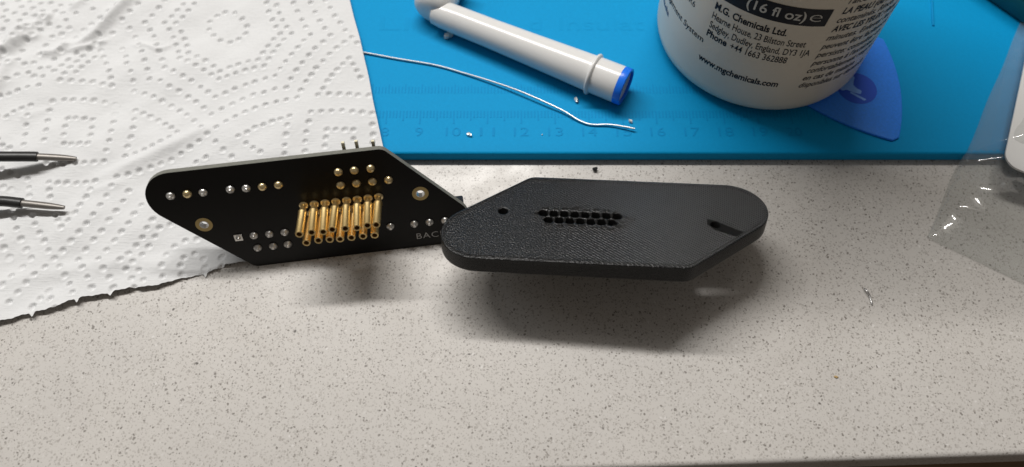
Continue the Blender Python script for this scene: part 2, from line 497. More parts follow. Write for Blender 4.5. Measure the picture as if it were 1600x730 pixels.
DOTS = [(-106.0,116.1), (-102.2,114.2), (-95.7,112.3), (-89.3,109.7), (-83.9,109.8), (-74.7,105.9), (-104.5,111.9), (-100.9,110.5), (-94.2,108.1), (-82.3,105.7), (-77.4,103.5), (-106.7,109.7), (-87.6,105.2), (-80.2,101.5), (-103.3,108.2), (-90.7,103.0), (-108.8,106.6), (-104.9,105.8), (-83.1,99.7), (-72.9,98.2), (-98.9,102.7), (-93.1,100.4), (-85.6,97.7), (-110.1,103.5), (-76.4,93.7), (-88.1,95.2), (-95.0,96.9), (-90.4,93.2), (-81.6,90.3), (-107.8,98.9), (-97.0,93.6), (-108.6,95.5), (-83.7,88.4), (-80.4,87.5), (-103.8,92.7), (-92.3,89.9), (-73.8,86.5), (-98.5,90.0), (-85.7,86.2), (-79.5,84.5), (-72.8,82.8), (-104.9,89.1), (-94.4,87.1), (-87.5,84.1), (-78.8,81.4), (-72.4,79.5), (-107.8,88.7), (-100.3,86.8), (-95.8,83.7), (-89.3,82.0), (-77.9,77.9), (-101.8,83.1), (-105.1,83.0), (-90.9,79.7), (-97.4,80.3), (-77.4,74.8), (-107.7,81.9), (-92.2,77.4), (-89.1,76.6), (-85.9,75.8), (-82.8,74.8), (-110.5,87.7), (-59.1,103.1), (-65.6,105.8), (-67.5,103.2), (-61.2,100.1), (-53.4,99.9), (-50.0,99.3), (-70.3,100.7), (-55.4,97.4), (-52.0,96.5), (-63.6,97.4), (-57.5,95.2), (-54.0,93.9), (-66.1,95.2), (-59.9,93.3), (-56.4,92.1), (-71.1,94.2), (-64.8,91.7), (-58.6,89.9), (-55.0,88.3), (-69.6,90.4), (-63.6,88.4), (-57.5,86.3), (-54.2,85.0), (-68.4,86.6), (-62.8,84.6), (-56.9,83.2), (-53.6,81.8), (-67.6,83.0), (-62.2,81.4), (-56.4,80.0), (-53.3,78.4), (-66.9,79.1), (-61.5,77.7), (-56.0,76.7), (-53.6,74.7), (-50.7,75.9), (-48.3,73.7), (-51.3,72.4), (-46.1,70.8), (-49.1,70.0), (-44.3,67.9), (-47.0,67.5), (-66.2,75.2), (-60.9,74.3), (-71.2,75.6), (-58.2,71.8), (-55.5,69.2), (-41.2,68.4), (-38.4,68.5), (-35.1,68.5), (-36.5,65.5), (-39.5,65.4), (-42.2,65.0), (-44.8,64.8), (-33.6,65.3), (-70.8,72.1), (-65.8,71.2), (-62.5,69.4), (-53.2,67.0), (-34.1,60.0), (-40.7,93.2), (-37.6,91.6), (-35.5,88.1), (-34.3,84.6), (-35.0,81.5), (-37.5,80.0), (-40.2,79.6), (-43.2,81.4), (-45.2,84.2), (-46.4,87.3), (-45.8,90.6), (-43.4,92.5), (-26.8,91.5), (-23.8,88.9), (-18.1,87.4), (-12.7,85.5), (-7.8,85.4), (-6.9,81.8), (-26.6,87.4), (-23.3,85.1), (-17.4,83.4), (-11.9,81.3), (-6.0,77.9), (-25.8,83.2), (-22.6,81.5), (-16.5,79.3), (-11.0,77.1), (-4.8,74.6), (-25.0,79.7), (-21.6,78.0), (-15.7,75.8), (-9.9,73.4), (-3.8,71.0), (-24.0,76.1), (-20.5,74.9), (-14.6,72.1), (-8.6,70.0), (-2.5,67.7), (-26.4,74.5), (-23.1,73.0), (-17.0,70.2), (-11.2,67.9), (-5.0,66.1), (-1.3,64.8), (-28.4,72.5), (-25.2,71.1), (-19.2,67.9), (-14.0,65.9), (-7.6,64.5), (-30.3,70.3), (-27.1,69.3), (-21.5,65.9), (-16.3,63.8), (-10.0,62.6), (-32.1,68.0), (-28.8,67.1), (-23.7,63.9), (-18.7,61.5), (-12.4,60.5), (-4.6,59.3), (-3.8,56.7), (-6.8,57.5), (-30.5,64.9), (-25.7,61.7), (-20.9,59.3), (-14.9,58.5), (-3.2,54.0), (-8.8,55.9), (-10.7,54.2), (-2.6,51.3), (-27.6,59.6), (-30.7,59.9), (-16.7,56.3), (-23.0,56.7), (-18.7,54.3), (-12.3,52.4), (-107.7,76.5), (-105.0,77.0), (-101.9,77.2), (-98.5,76.9), (-77.1,71.7), (-79.9,73.0), (-94.6,70.1), (-91.3,69.9), (-88.8,69.2), (-85.6,68.5), (-82.7,67.5), (-79.6,66.1), (-76.8,64.6), (-101.0,70.1), (-103.7,69.6), (-106.1,69.1), (-108.2,68.0), (-101.9,66.5), (-95.6,66.9), (-76.9,60.9), (-90.0,62.0), (-87.9,61.7), (-85.4,61.0), (-83.1,60.2), (-102.3,63.1), (-96.1,63.0), (-77.1,57.5), (-90.7,59.0), (-83.3,57.1), (-102.5,59.5), (-96.2,59.0), (-77.7,54.0), (-91.0,55.9), (-83.6,54.1), (-108.9,57.3), (-106.8,55.6), (-102.6,55.5), (-96.6,55.3), (-78.2,50.5), (-91.0,52.7), (-89.0,52.0), (-86.7,51.5), (-84.2,50.8), (-79.1,47.0), (-80.0,43.7), (-82.7,43.9), (-85.3,44.2), (-87.8,44.5), (-73.3,47.3), (-74.1,44.0), (-70.8,68.2), (-67.8,66.2), (-65.0,64.1), (-62.6,61.8), (-60.0,59.2), (-57.6,56.5), (-55.5,54.0), (-53.4,50.9), (-51.4,47.9), (-49.8,44.7), (-47.7,40.9), (-45.7,37.3), (-43.5,34.2), (-59.9,66.4), (-57.3,64.1), (-54.8,61.1), (-52.5,58.4), (-50.3,55.2), (-48.2,52.0), (-50.7,63.8), (-48.6,61.0), (-46.5,58.3), (-43.4,58.9), (-40.4,59.6), (-37.0,59.8), (-45.0,53.1), (-41.7,53.8), (-38.5,54.5), (-35.1,54.9), (-47.0,46.2), (-44.0,47.4), (-41.1,48.1), (-38.0,48.7), (-35.0,49.2), (-52.5,43.1), (-55.4,41.9), (-58.2,40.6), (-61.2,39.4), (-64.2,38.8), (-70.7,60.4), (-68.4,58.6), (-66.3,56.8), (-64.1,54.8), (-62.1,52.6), (-60.3,50.5), (-58.6,48.3), (-61.0,47.0), (-63.7,46.1), (-66.2,45.5), (-68.6,44.8), (-71.2,44.3), (-71.1,57.1), (-71.5,53.8), (-72.2,50.4), (-40.8,40.4), (-38.1,40.9), (-35.7,41.8), (-38.8,37.2), (-37.0,34.7), (-51.0,36.6), (-54.1,36.1), (-31.7,54.4), (-28.3,54.5), (-24.8,53.9), (-20.6,51.5), (-31.7,49.5), (-28.4,49.4), (-25.4,49.2), (-22.1,48.9), (-15.9,48.1), (-12.6,47.4), (-9.6,46.6), (-6.8,45.8), (-4.2,44.7), (-1.1,43.7), (-14.0,50.0), (-18.8,42.2), (-15.8,41.7), (-12.9,41.0), (-9.8,40.3), (-6.9,39.0), (-4.1,37.9), (-1.3,36.8), (-19.9,38.9), (-21.1,35.6), (-21.9,32.5), (-22.5,29.1), (-1.9,32.9), (-2.3,29.4), (-3.0,26.7), (-15.2,34.7), (-12.7,34.1), (-10.1,33.2), (-7.7,32.5), (-16.0,32.0), (-8.2,29.5), (-16.7,29.2), (-33.1,42.0), (-30.4,42.3), (-27.9,42.3), (-25.1,42.6), (-26.2,39.3), (-27.0,36.1), (-27.8,32.6), (-35.0,32.5), (-28.3,29.8), (-108.8,48.8), (-106.2,46.9), (-101.6,43.5), (-104.1,45.2), (-93.4,46.0), (-91.0,45.4), (-96.2,47.3), (-95.5,40.4), (-92.9,39.3), (-90.5,38.7), (-87.7,37.9), (-85.2,37.5), (-82.6,37.3), (-83.9,34.6), (-95.4,37.6), (-94.9,35.0), (-85.1,32.2), (-108.4,42.5), (-106.2,41.2), (-101.3,40.3), (-101.1,37.4), (-76.5,37.1), (-77.9,34.2), (-79.4,31.2), (-81.0,28.3), (-82.9,25.5), (-84.8,23.1), (-86.8,20.9), (-89.1,18.8), (-86.7,29.9), (-88.0,27.6), (-89.9,25.6), (-91.7,23.8), (-92.7,26.5), (-93.3,28.6), (-75.0,28.4), (-76.9,25.4), (-78.8,22.7), (-80.9,19.8), (-83.1,17.6), (-105.5,33.8), (-99.7,30.2), (-104.8,30.6), (-99.0,27.1), (-103.9,27.0), (-97.8,24.0), (-102.8,23.5), (-96.5,21.0), (-108.1,25.4), (-75.6,18.0), (-77.5,15.7), (-107.2,21.8), (-101.4,19.8), (-95.3,17.6), (-91.5,16.6), (-85.4,15.2), (-79.7,13.3), (-72.0,12.9), (-68.8,12.0), (-62.0,10.2), (-105.9,18.6), (-100.0,16.7), (-93.8,14.8), (-87.5,12.7), (-81.9,11.1), (-74.0,10.8), (-70.6,9.8), (-76.1,9.3), (-72.9,7.9), (-64.3,8.2), (-59.7,6.0), (-56.9,6.6), (-54.7,4.5), (-49.8,3.1), (-102.4,14.5), (-96.2,12.8), (-92.4,12.0), (-86.2,9.6), (-80.6,7.7), (-74.9,6.1), (-71.6,5.1), (-65.5,5.1), (-60.8,3.8), (-54.5,1.6), (-50.1,0.0), (-105.0,12.5), (-98.9,11.3), (-91.0,8.8), (-84.9,6.0), (-79.3,4.8), (-73.6,2.8), (-70.5,2.0), (-65.5,1.9), (-60.7,1.0), (-55.7,-0.7), (-101.0,9.4), (-89.8,5.6), (-107.2,10.4), (-103.1,7.2), (-95.4,5.5), (-83.8,2.6), (-78.3,1.2), (-72.8,-0.1), (-97.4,3.7), (-94.6,2.9), (-105.1,5.0), (-99.2,1.8), (-93.2,-0.5), (-88.8,2.5), (-73.4,37.2), (-70.3,37.7), (-67.1,38.2), (-73.5,31.5), (-70.2,25.8), (-72.1,23.2), (-73.6,20.3), (-67.2,19.9), (-68.8,17.5), (-70.2,14.9), (-65.6,17.0), (-67.0,14.5), (-62.7,17.4), (-59.0,11.1), (-55.9,10.8)]

def build_towel():
    rng = np.random.default_rng(4)
    du = .32
    us = np.arange(-150, .01, du); vsn = np.arange(0, 150.01, du)
    U, V = np.meshgrid(us, vsn)
    ang = R(15.1); ex = np.array((math.cos(ang), math.sin(ang))); ey = np.array((-math.sin(ang), math.cos(ang)))
    # ragged torn edge along the perforation, gently wavy long edge
    def wave(t, seed, amps):
        r = np.random.default_rng(seed); s = 0
        for lam, a in amps: s = s + a * np.sin(2 * np.pi * t / lam + r.uniform(0, 6.3))
        return s
    low = wave(U, 1, ((37, .5), (13, .25), (4.1, .10), (1.7, .06)))
    tuft = np.zeros_like(us)
    for t in (-99, -87.5, -79, -54.5, -40, -24, -110, -122):
        tuft += -rng.uniform(.5, 1.3) * np.exp(-((us - t) / rng.uniform(.35, .7)) ** 2)
    fall = np.clip(1 - V / 1.6, 0, 1) ** 1.5
    V2 = V + low * np.clip(1 - V / 12, 0, 1) + tuft[None, :] * fall
    U2 = U + wave(V, 2, ((60, .25), (17, .05))) * np.clip(1 + U / 10, 0, 1)
    X = -30.2 + U2 * ex[0] + V2 * ey[0]; Y = 102.26 + U2 * ex[1] + V2 * ey[1]
    ss = lambda t: (lambda c: c * c * (3 - 2 * c))(np.clip(t, 0, 1))
    Z = 1.15 + 4.2 * ss((X + 98) / 36) * ss((Y - 110) / 15)
    # slow undulation
    for lam, a, th in ((42, .36, .3), (27, .30, 1.4), (15, .20, 2.3), (9, .06, .9), (6, .03, 1.9)):
        Z += a * np.sin(2 * np.pi * (U * math.cos(th) + V * math.sin(th)) / lam + rng.uniform(0, 6.3)) * np.clip(.35 - U / 70, .3, 1.2)
    # edge lifts off the counter here and there
    Z += (.03 + .55 * np.exp(-((U + 95) / 16) ** 2) + .2 * np.exp(-((U + 50) / 9) ** 2)) * np.clip(1 - V / 7, 0, 1) ** 2
    for pts, h, w in CREASES:
        P = np.array(catmull([np.array((a, b, 0.0)) for a, b in pts], 6))[:, :2]
        best = np.full(U.shape, 1e9); along = np.zeros(U.shape)
        for i in range(len(P) - 1):
            a, b = P[i], P[i + 1]; d = b - a; L2 = d @ d
            t = np.clip(((U - a[0]) * d[0] + (V - a[1]) * d[1]) / L2, 0, 1)
            q = np.hypot(U - a[0] - t * d[0], V - a[1] - t * d[1])
            m = q < best; best = np.where(m, q, best); along = np.where(m, (i + t) / (len(P) - 1), along)
        Z += 1.35 * h * np.exp(-(best / w) ** 2) * np.clip(np.sin(np.pi * np.clip(along, .03, .97)) * 1.6, 0, 1)
    dots = list(DOTS)
    S = (75.3, -27.3)
    for k in (-1,):
        for a, b in DOTS:
            q = (a + k * S[0], b + k * S[1])
            if -149 < q[0] < 0 and 0 < q[1] < 149 and all((q[0] - c) ** 2 + (q[1] - d) ** 2 > 6 for c, d in DOTS): dots.append(q)
    pit = np.zeros_like(Z)
    for a, b in dots:
        i0 = int((a - 2.6 - us[0]) / du); i1 = i0 + int(5.2 / du) + 2; j0 = int((b - 2.6) / du); j1 = j0 + int(5.2 / du) + 2
        i0, j0 = max(i0, 0), max(j0, 0)
        if i1 <= 0 or j1 <= 0: continue
        s = (slice(j0, j1), slice(i0, i1))
        k = rng.uniform(.85, 1.1); dep = rng.uniform(.65, 1.0)
        r = np.hypot(U[s] - a, (V[s] - b) * 1.05)
        pit[s] += -dep * np.exp(-(r / (.84 * k)) ** 4) + .10 * np.exp(-((r - 1.25 * k) / .4) ** 2)
    # between the pits the layers puff up softly
    Z += pit
    Z += np.convolve(rng.normal(0, 1, Z.size), np.ones(5) / 5, 'same').reshape(Z.shape) * .018
    Z = np.maximum(Z, np.where((Y > 123.5) & (X > -65), 4.15, .12))
    nv, nu = U.shape
    v = np.stack([X, Y, Z], -1).reshape(-1, 3)
    idx = np.arange(nv * nu).reshape(nv, nu)
    f = np.stack([idx[:-1, :-1], idx[:-1, 1:], idx[1:, 1:], idx[1:, :-1]], -1).reshape(-1, 4)
    me = bpy.data.meshes.new('paper_towel')
    org = np.array((-90, 130, 0))
    vv = (v - org) * MM
    me.vertices.add(len(vv)); me.vertices.foreach_set('co', vv.ravel())
    me.loops.add(f.size); me.loops.foreach_set('vertex_index', f.ravel())
    me.polygons.add(len(f)); me.polygons.foreach_set('loop_start', np.arange(0, f.size, 4))
    me.update(calc_edges=True); me.validate()
    finish(me, M['paper'], 80)
    o = bpy.data.objects.new('paper_towel', me); o.location = Vector(org) * MM
    link(o)
    tag(o, 'white embossed paper towel with dotted pattern at the left', 'paper towel')
build_towel()

# ------------------------------------------------------------------ circuit board with gold contacts
P = 2.77
def pcb_frame():
    yaw, tilt = R(7.75), R(23.5)
    ex = Vector((math.cos(yaw), math.sin(yaw), 0)); back = Vector((-math.sin(yaw), math.cos(yaw), 0))
    ey = Vector((0, 0, math.cos(tilt))) + back * math.sin(tilt)
    return ex, ey, ex.cross(ey)

def contact_mesh():
    prof = [(.72, 0), (.72, 1.6), (.80, 1.8), (1.02, 2.7), (1.14, 2.95), (1.14, 3.4), (1.04, 3.6), (1.03, 11.9), (.98, 12.15), (.66, 12.15), (.64, 11.9), (.60, 8.0)]
    return lathe(prof, 20)

def build_board():
    ex, ey, n = pcb_frame()
    oy = -18.141                                   # local height of the bottom edge; the empty sits on it
    t = empty('circuit_board', (-43.34, 93.82, 0.12), 'black circuit board standing upright with fifteen gold contacts', 'circuit board', (ex, ey, n))
    L = lambda x, y, z=0.0: (x, y - oy, z)
    out = rounded([(-57, 14.3), (-26.7, -18.14), (42.3, -18.14), (12.9, 14.3)], [7.6, 2.6, 7.6, 2.8], 16)
    out = [(x, y - oy) for x, y in out]
    holes = [circle(-35.75, -2.4 - oy, 1.15), circle(20.5, -.5 - oy, 1.15)]
    v, f = slab([out] + holes, -1.6, 0.0, 0.0)
    b = mesh_obj('board', v, f, M['fr4'], t, smooth=30)
    b.data.materials.append(M['mask'])
    for p in b.data.polygons:
        if abs(p.normal.z) > .9: p.material_index = 1
    # bare metal rings round the two screw holes
    v, f = slab([circle(0, 0, 2.15, 28), circle(0, 0, 1.2, 20)], 0.0, .05)
    r0 = mesh_obj('screw_ring', v, f, M['ring'], t); r0.location = Vector(L(-35.75, -2.4)) * MM
    share('screw_ring', r0, t, L(20.5, -.5))
    v, f = lathe([(1.19, .06), (1.19, -1.7), (1.02, -1.7), (1.02, .06), (1.19, .06)], 20, False, False)
    w0 = mesh_obj('hole_lining', v, f, M['tin'], t); w0.location = Vector(L(-35.75, -2.4)) * MM
    share('hole_lining', w0, t, L(20.5, -.5))
    # gold contacts, a row of eight over a row of seven
    cv, cf = contact_mesh()
    first = None
    sv, sf = lathe([(1.18, 0), (1.16, .12), (1.0, .25), (.72, .38)], 18)
    first_s = None
    rng = random.Random(7)
    for row, cnt in ((0, 8), (1, 7)):
        for i in range(cnt):
            x = (i - (cnt - 1) / 2) * P; y = -2.84 * row
            tiltx, tilty = R(rng.uniform(-1.6, 1.6)), R(rng.uniform(-1.6, 1.6))
            if first is None:
                first = mesh_obj('contact', cv, cf, M['gold'], t); first.location = Vector(L(x, y)) * MM; c = first
                first_s = mesh_obj('solder_fillet', sv, sf, M['goldpad'], t); first_s.location = Vector(L(x, y)) * MM
            else:
                c = share('contact', first, t, L(x, y), (tiltx, tilty, rng.uniform(0, 6)))
                share('solder_fillet', first_s, t, L(x, y))
    # soldered leads of the parts on the other side
    dv, df = lathe([(1.12, 0), (1.10, .22), (.96, .50), (.70, .74), (.45, .95), (.36, 1.12), (.16, 1.18)], 16)
    ev, ef = lathe([(1.15, 0), (1.12, .22), (.98, .55), (.72, .82), (.40, .97), (.12, 1.02)], 16)
    qv, qf = slab([rounded([(-1.05, -1.05), (1.05, -1.05), (1.05, 1.05), (-1.05, 1.05)], [.15] * 4, 3)], 0, .3, .1, 1)
    j_tin = j_gold = None
    joints = [(-41, 7.6, 't'), (-36.9, 7.6, 'g'), (-33, 7.5, 't'), (-26.3, 7.5, 't'), (-22.4, 7.3, 't'), (-18.4, 7.2, 'g'), (-14.4, 7.2, 'g'),
              (-28.4, -7.7, 'q'), (-24.4, -7.7, 't'), (-20.4, -7.8, 't'), (-16.4, -7.8, 't'), (-24.5, -11.9, 't'), (-20.4, -11.9, 't'), (-16.5, -11.9, 't'),
              (1.0, 9.0, 'g'), (5.0, 9.0, 'g'), (9.1, 9.0, 'g'), (.8, 5.0, 'g'), (4.8, 5.0, 'g'), (8.9, 5.0, 'g'), (13.0, 4.9, 'g'),
              (11.2, -10, 't'), (17.6, -10.1, 't'), (21.7, -10.1, 't'), (25.9, -10.2, 't'), (29.9, -10.3, 't')]
    src = {}
    for x, y, k in joints:
        if k not in src:
            vv, ff = {'t': (dv, df), 'g': (ev, ef), 'q': (qv, qf)}[k]
            o = mesh_obj('solder_joint', vv, ff, M['goldpad'] if k == 'g' else M['tin'], t)
            o.location = Vector(L(x, y)) * MM; src[k] = o
        else: o = share('solder_joint', src[k], t, L(x, y), (R(rng.uniform(-9, 9)), R(rng.uniform(-9, 9)), rng.uniform(0, 6)))
        if k == 'q':
            v2, f2 = lathe([(.75, .25), (.55, .5), (.36, .8), (.3, 1.0), (.14, 1.05)], 14)
            mesh_obj('lead', v2, f2, M['tin'], o)
    # small printed word
    v, f = text('BACK', 2.75, spacing=1.12, width=8.2, bold=-.02)
    mesh_obj('lettering', v + np.array(L(17.7, -15.4, .03)), f, M['silk'], t, smooth=0)
    # the parts on the far side: pin header whose pins stand above the top edge, and the connectors it leans on
    v, f = box(1.0, 13.6, 3.6 - oy, 10.6 - oy, -5.2, -1.62, .2)
    h = mesh_obj('pin_header', v, f, M['blackplastic'], t)
    pv, pf = box(-.42, .42, 0, 7.0, -.42, .42, .1)
    p0 = None
    for x in (3.2, 6.5, 10.6):
        z = 15.7 if x < 10 else 15.2
        if p0 is None: p0 = mesh_obj('pin', pv, pf, M['headerpin'], h); p0.location = Vector(L(x, z - 7.0, -3.0)) * MM
        else: share('pin', p0, h, L(x, z - 7.0, -3.0))
    # the foot of this connector reaches back and down to the counter
    v, f = box(-29, -14.5, -11.2 - oy, 4 - oy, -13.0, -1.62, .3)
    mesh_obj('connector', v, f, M['blackplastic'], t)
    v, f = box(-42, -13, 5 - oy, 10.5 - oy, -7.0, -1.62, .3)
    mesh_obj('connector', v, f, M['blackplastic'], t)
    v, f = box(9.5, 31.5, -13.0 - oy, -7.5 - oy, -7.0, -1.62, .3)
    mesh_obj('connector', v, f, M['blackplastic'], t)
build_board()

# ------------------------------------------------------------------ printed black cover
def build_cover():
    yaw, pitch, roll = R(-4.1), R(21.0), R(2.0)
    ex = Vector((math.cos(yaw) * math.cos(roll), math.sin(yaw) * math.cos(roll), math.sin(roll)))
    ey = Vector((-math.sin(yaw), math.cos(yaw), 0)) * math.cos(pitch) - Vector((0, 0, math.sin(pitch)))
    ey = (ey - ex * ex.dot(ey)).normalized(); n = ex.cross(ey)
    t = empty('printed_cover', (17.39, 96.5, 18.0), 'black 3d printed cover plate with two rows of pin holes', 'cover plate', (ex, ey, n))
    k = .962                                       # the print is this much of the size first measured
    out = rounded([(-13.9, 15.65), (-52.1, -19.2), (27.3, -19.2), (66.9, 15.65)], [4.5, 10.2, 4.5, 10.3], 20)
    holes = [circle(-20.5, -.2, 1.25, 24), circle(35.15, -2.1, 1.35, 24)]
    for row, cnt in ((0, 8), (1, 7)):
        for i in range(cnt):
            x = (i - (cnt - 1) / 2) * P - (0 if row == 0 else -.1); y = -.2 - 2.75 * row
            holes.append([(x + 1.33 * math.cos(a) * (1 + .05 * math.cos(6 * a)), y + 1.20 * math.sin(a) * (1 + .05 * math.cos(6 * a))) for a in np.linspace(0, 2 * math.pi, 25)[:-1]])
    S = lambda lp: [(x * k, y * k) for x, y in lp]
    v, f = slab([S(out)] + [S(q) for q in holes], -4.6, 0.0, .35, 2)
    pl = mesh_obj('plate', v, f, M['printed'], t, smooth=40)
    for q in pl.data.polygons:
        if abs(q.normal.z) > .99: q.use_smooth = False
    pl.data.materials.append(M['printside'])
    for q in pl.data.polygons:
        if q.normal.z < .55: q.material_index = 1
    # the outermost extrusion line stands a little proud
    inner = rounded([(-14.3, 14.55), (-49.2, -18.1), (26.9, -18.1), (64.0, 14.55)], [4, 9.3, 4, 9.3], 20)
    path = [np.array((x * k, y * k, -.04)) for x, y in inner]; path.append(path[0])
    v, f = tube(path, .17, 6)
    mesh_obj('perimeter_bead', v, f, M['printed'], t)
    # ragged rims of filament round some of the pin holes
    rng = random.Random(3)
    for (x, y, w) in ((-9.2, 1.9, 1.5), (-3.9, 2.0, 1.3), (-1.2, 2.1, 1.6), (4.2, 2.0, 1.4), (-8.0, -5.0, 1.5), (.6, -5.0, 1.6), (3.6, -5.0, 1.4), (6.4, -5.1, 1.5), (9.6, -4.6, 1.3), (12.2, -.6, 1.2), (-6.6, 1.8, 1.2), (1.6, 1.9, 1.5), (7.0, 1.8, 1.3), (9.3, 1.6, 1.1), (-5.2, -5.0, 1.4), (-2.2, -4.9, 1.5), (11.3, -2.4, 1.3), (13.6, -1.4, 1.1), (-11.6, -.4, .9), (10.9, -4.2, 1.2), (8.0, -5.6, 1.4), (-.6, 2.9, .9)):
        pts = [np.array((x * k + w * (q / 4 - .5) * 1.2 + rng.uniform(-.2, .2), y * k + rng.uniform(-.35, .35), .02)) for q in range(5)]
        v, f = tube(catmull(pts, 3), [.22 * rng.uniform(.6, 1.2) for _ in range(13)], 6)
        mesh_obj('filament_burr', v, f, M['blackplastic'], t)
    # smooth strip where the infill rows are missing between the screw hole and the slanted edge
    v, f = slab([S(rounded([(33.2, .3), (34.8, -.3), (42.2, -4.6), (40.4, -6.6), (35.0, -4.2), (33.0, -2.2)], [.3] * 6, 3)), S(circle(35.15, -2.1, 1.4, 24))], .0, .05)
    mesh_obj('smooth_strip', v, f, M['gapblack'], t)
    # unseen blocks underneath: one stops light through the pin holes, one carries the plate
    o = Vector((17.39, 96.5, 18.0))
    v, f = box(-13.5, 13.5, -8, 5, -9.0, -4.65, .3)  # added light stop under the pin holes, carries nothing
    mesh_obj('connector', v, f, M['blackplastic'], t)
    for x0, x1, y0, y1 in ((-11, 21, 5.5, 10.5),):
        p = o + ex * ((x0 + x1) / 2) + ey * y1                       # far edge is the lowest
        d = p.z / n.z - .1
        v, f = box(x0, x1, y0, y1, -d, -4.65, .3)
        mesh_obj('connector', v, f, M['blackplastic'], t)
build_cover()

# ------------------------------------------------------------------ brush head
def build_brush():
    a = Vector((-22.0, 173.1, 9.2)); e = Vector((33.65, 143.8, 9.75))
    z = (e - a).normalized(); x = Vector((0, 0, 1)).cross(z).normalized(); y = z.cross(x)
    t = empty('brush_head', a, 'white toothbrush head with blue ring lying on the mat', 'toothbrush head', (x, y, z))
    Ln = (e - a).length
    prof = [(3.9, -2), (4.25, 1), (4.35, 6), (4.5, 18), (4.85, 32), (5.35, 48), (5.5, Ln - 9), (5.55, Ln - 2.3), (5.15, Ln - 2.3), (5.1, Ln - 12)]
    v, f = lathe(prof, 48)
    mesh_obj('neck', v, f, M['whiteplastic'], t, smooth=50)
    v, f = lathe([(5.3, Ln - 11.2), (6.15, Ln - 11.1), (6.35, Ln - 10.7), (6.15, Ln - 10.3), (5.45, Ln - 10.0)], 48, False, False)
    mesh_obj('collar', v, f, M['whiteplastic'], t, smooth=60)
    v, f = lathe([(5.18, Ln - 2.25), (5.62, Ln - 2.25), (5.62, Ln - .35), (5.5, Ln - .1), (5.2, Ln), (4.85, Ln - .1), (4.8, Ln - 3), (5.18, Ln - 2.25)], 48, False, False)
    mesh_obj('blue_ring', v, f, M['blueplastic'], t, smooth=50)
    v, f = lathe([(4.82, Ln - .9), (4.2, Ln - 1.1), (3.2, Ln - 1.2), (2.9, Ln - 4)], 40, False, True)
    mesh_obj('socket', v, f, M['whiteplastic'], t, smooth=40)
    # round end that carries the bristles, its axis across the neck
    inv = Matrix((x, y, z)).to_3x3()      # world -> local rotation
    ax = Vector((.42, .86, .05)).normalized(); s = ax.cross(Vector((0, 0, 1))).normalized(); u = s.cross(ax)
    c = Vector((-23.6, 178.2, 10.3))
    pr = [(1.5, -6.1), (3.6, -5.9), (5.2, -5.0), (6.1, -3.6), (6.3, -1.5), (6.3, 3.2), (6.0, 3.8), (5.0, 4.0)]
    v, f = lathe(pr, 40)
    W = np.array([inv @ (c + s * p[0] + u * p[1] + ax * p[2] - a) for p in v])
    mesh_obj('round_head', W, f, M['whiteplastic'], t, smooth=60)
    k = 0; b0 = None
    for i in range(19):
        rr = 0 if i == 0 else (2.2 if i < 7 else 4.3); th = i * 1.047 if i < 7 else i * .5236
        v, f = lathe([(.95, 3.9), (1.0, 8), (.9, 10.8)], 10)
        W = np.array([inv @ (c + s * (p[0] + rr * math.cos(th)) + u * (p[1] + rr * math.sin(th)) + ax * p[2] - a) for p in v])
        mesh_obj('bristle_tuft', W, f, M['bristle'], t)
build_brush()

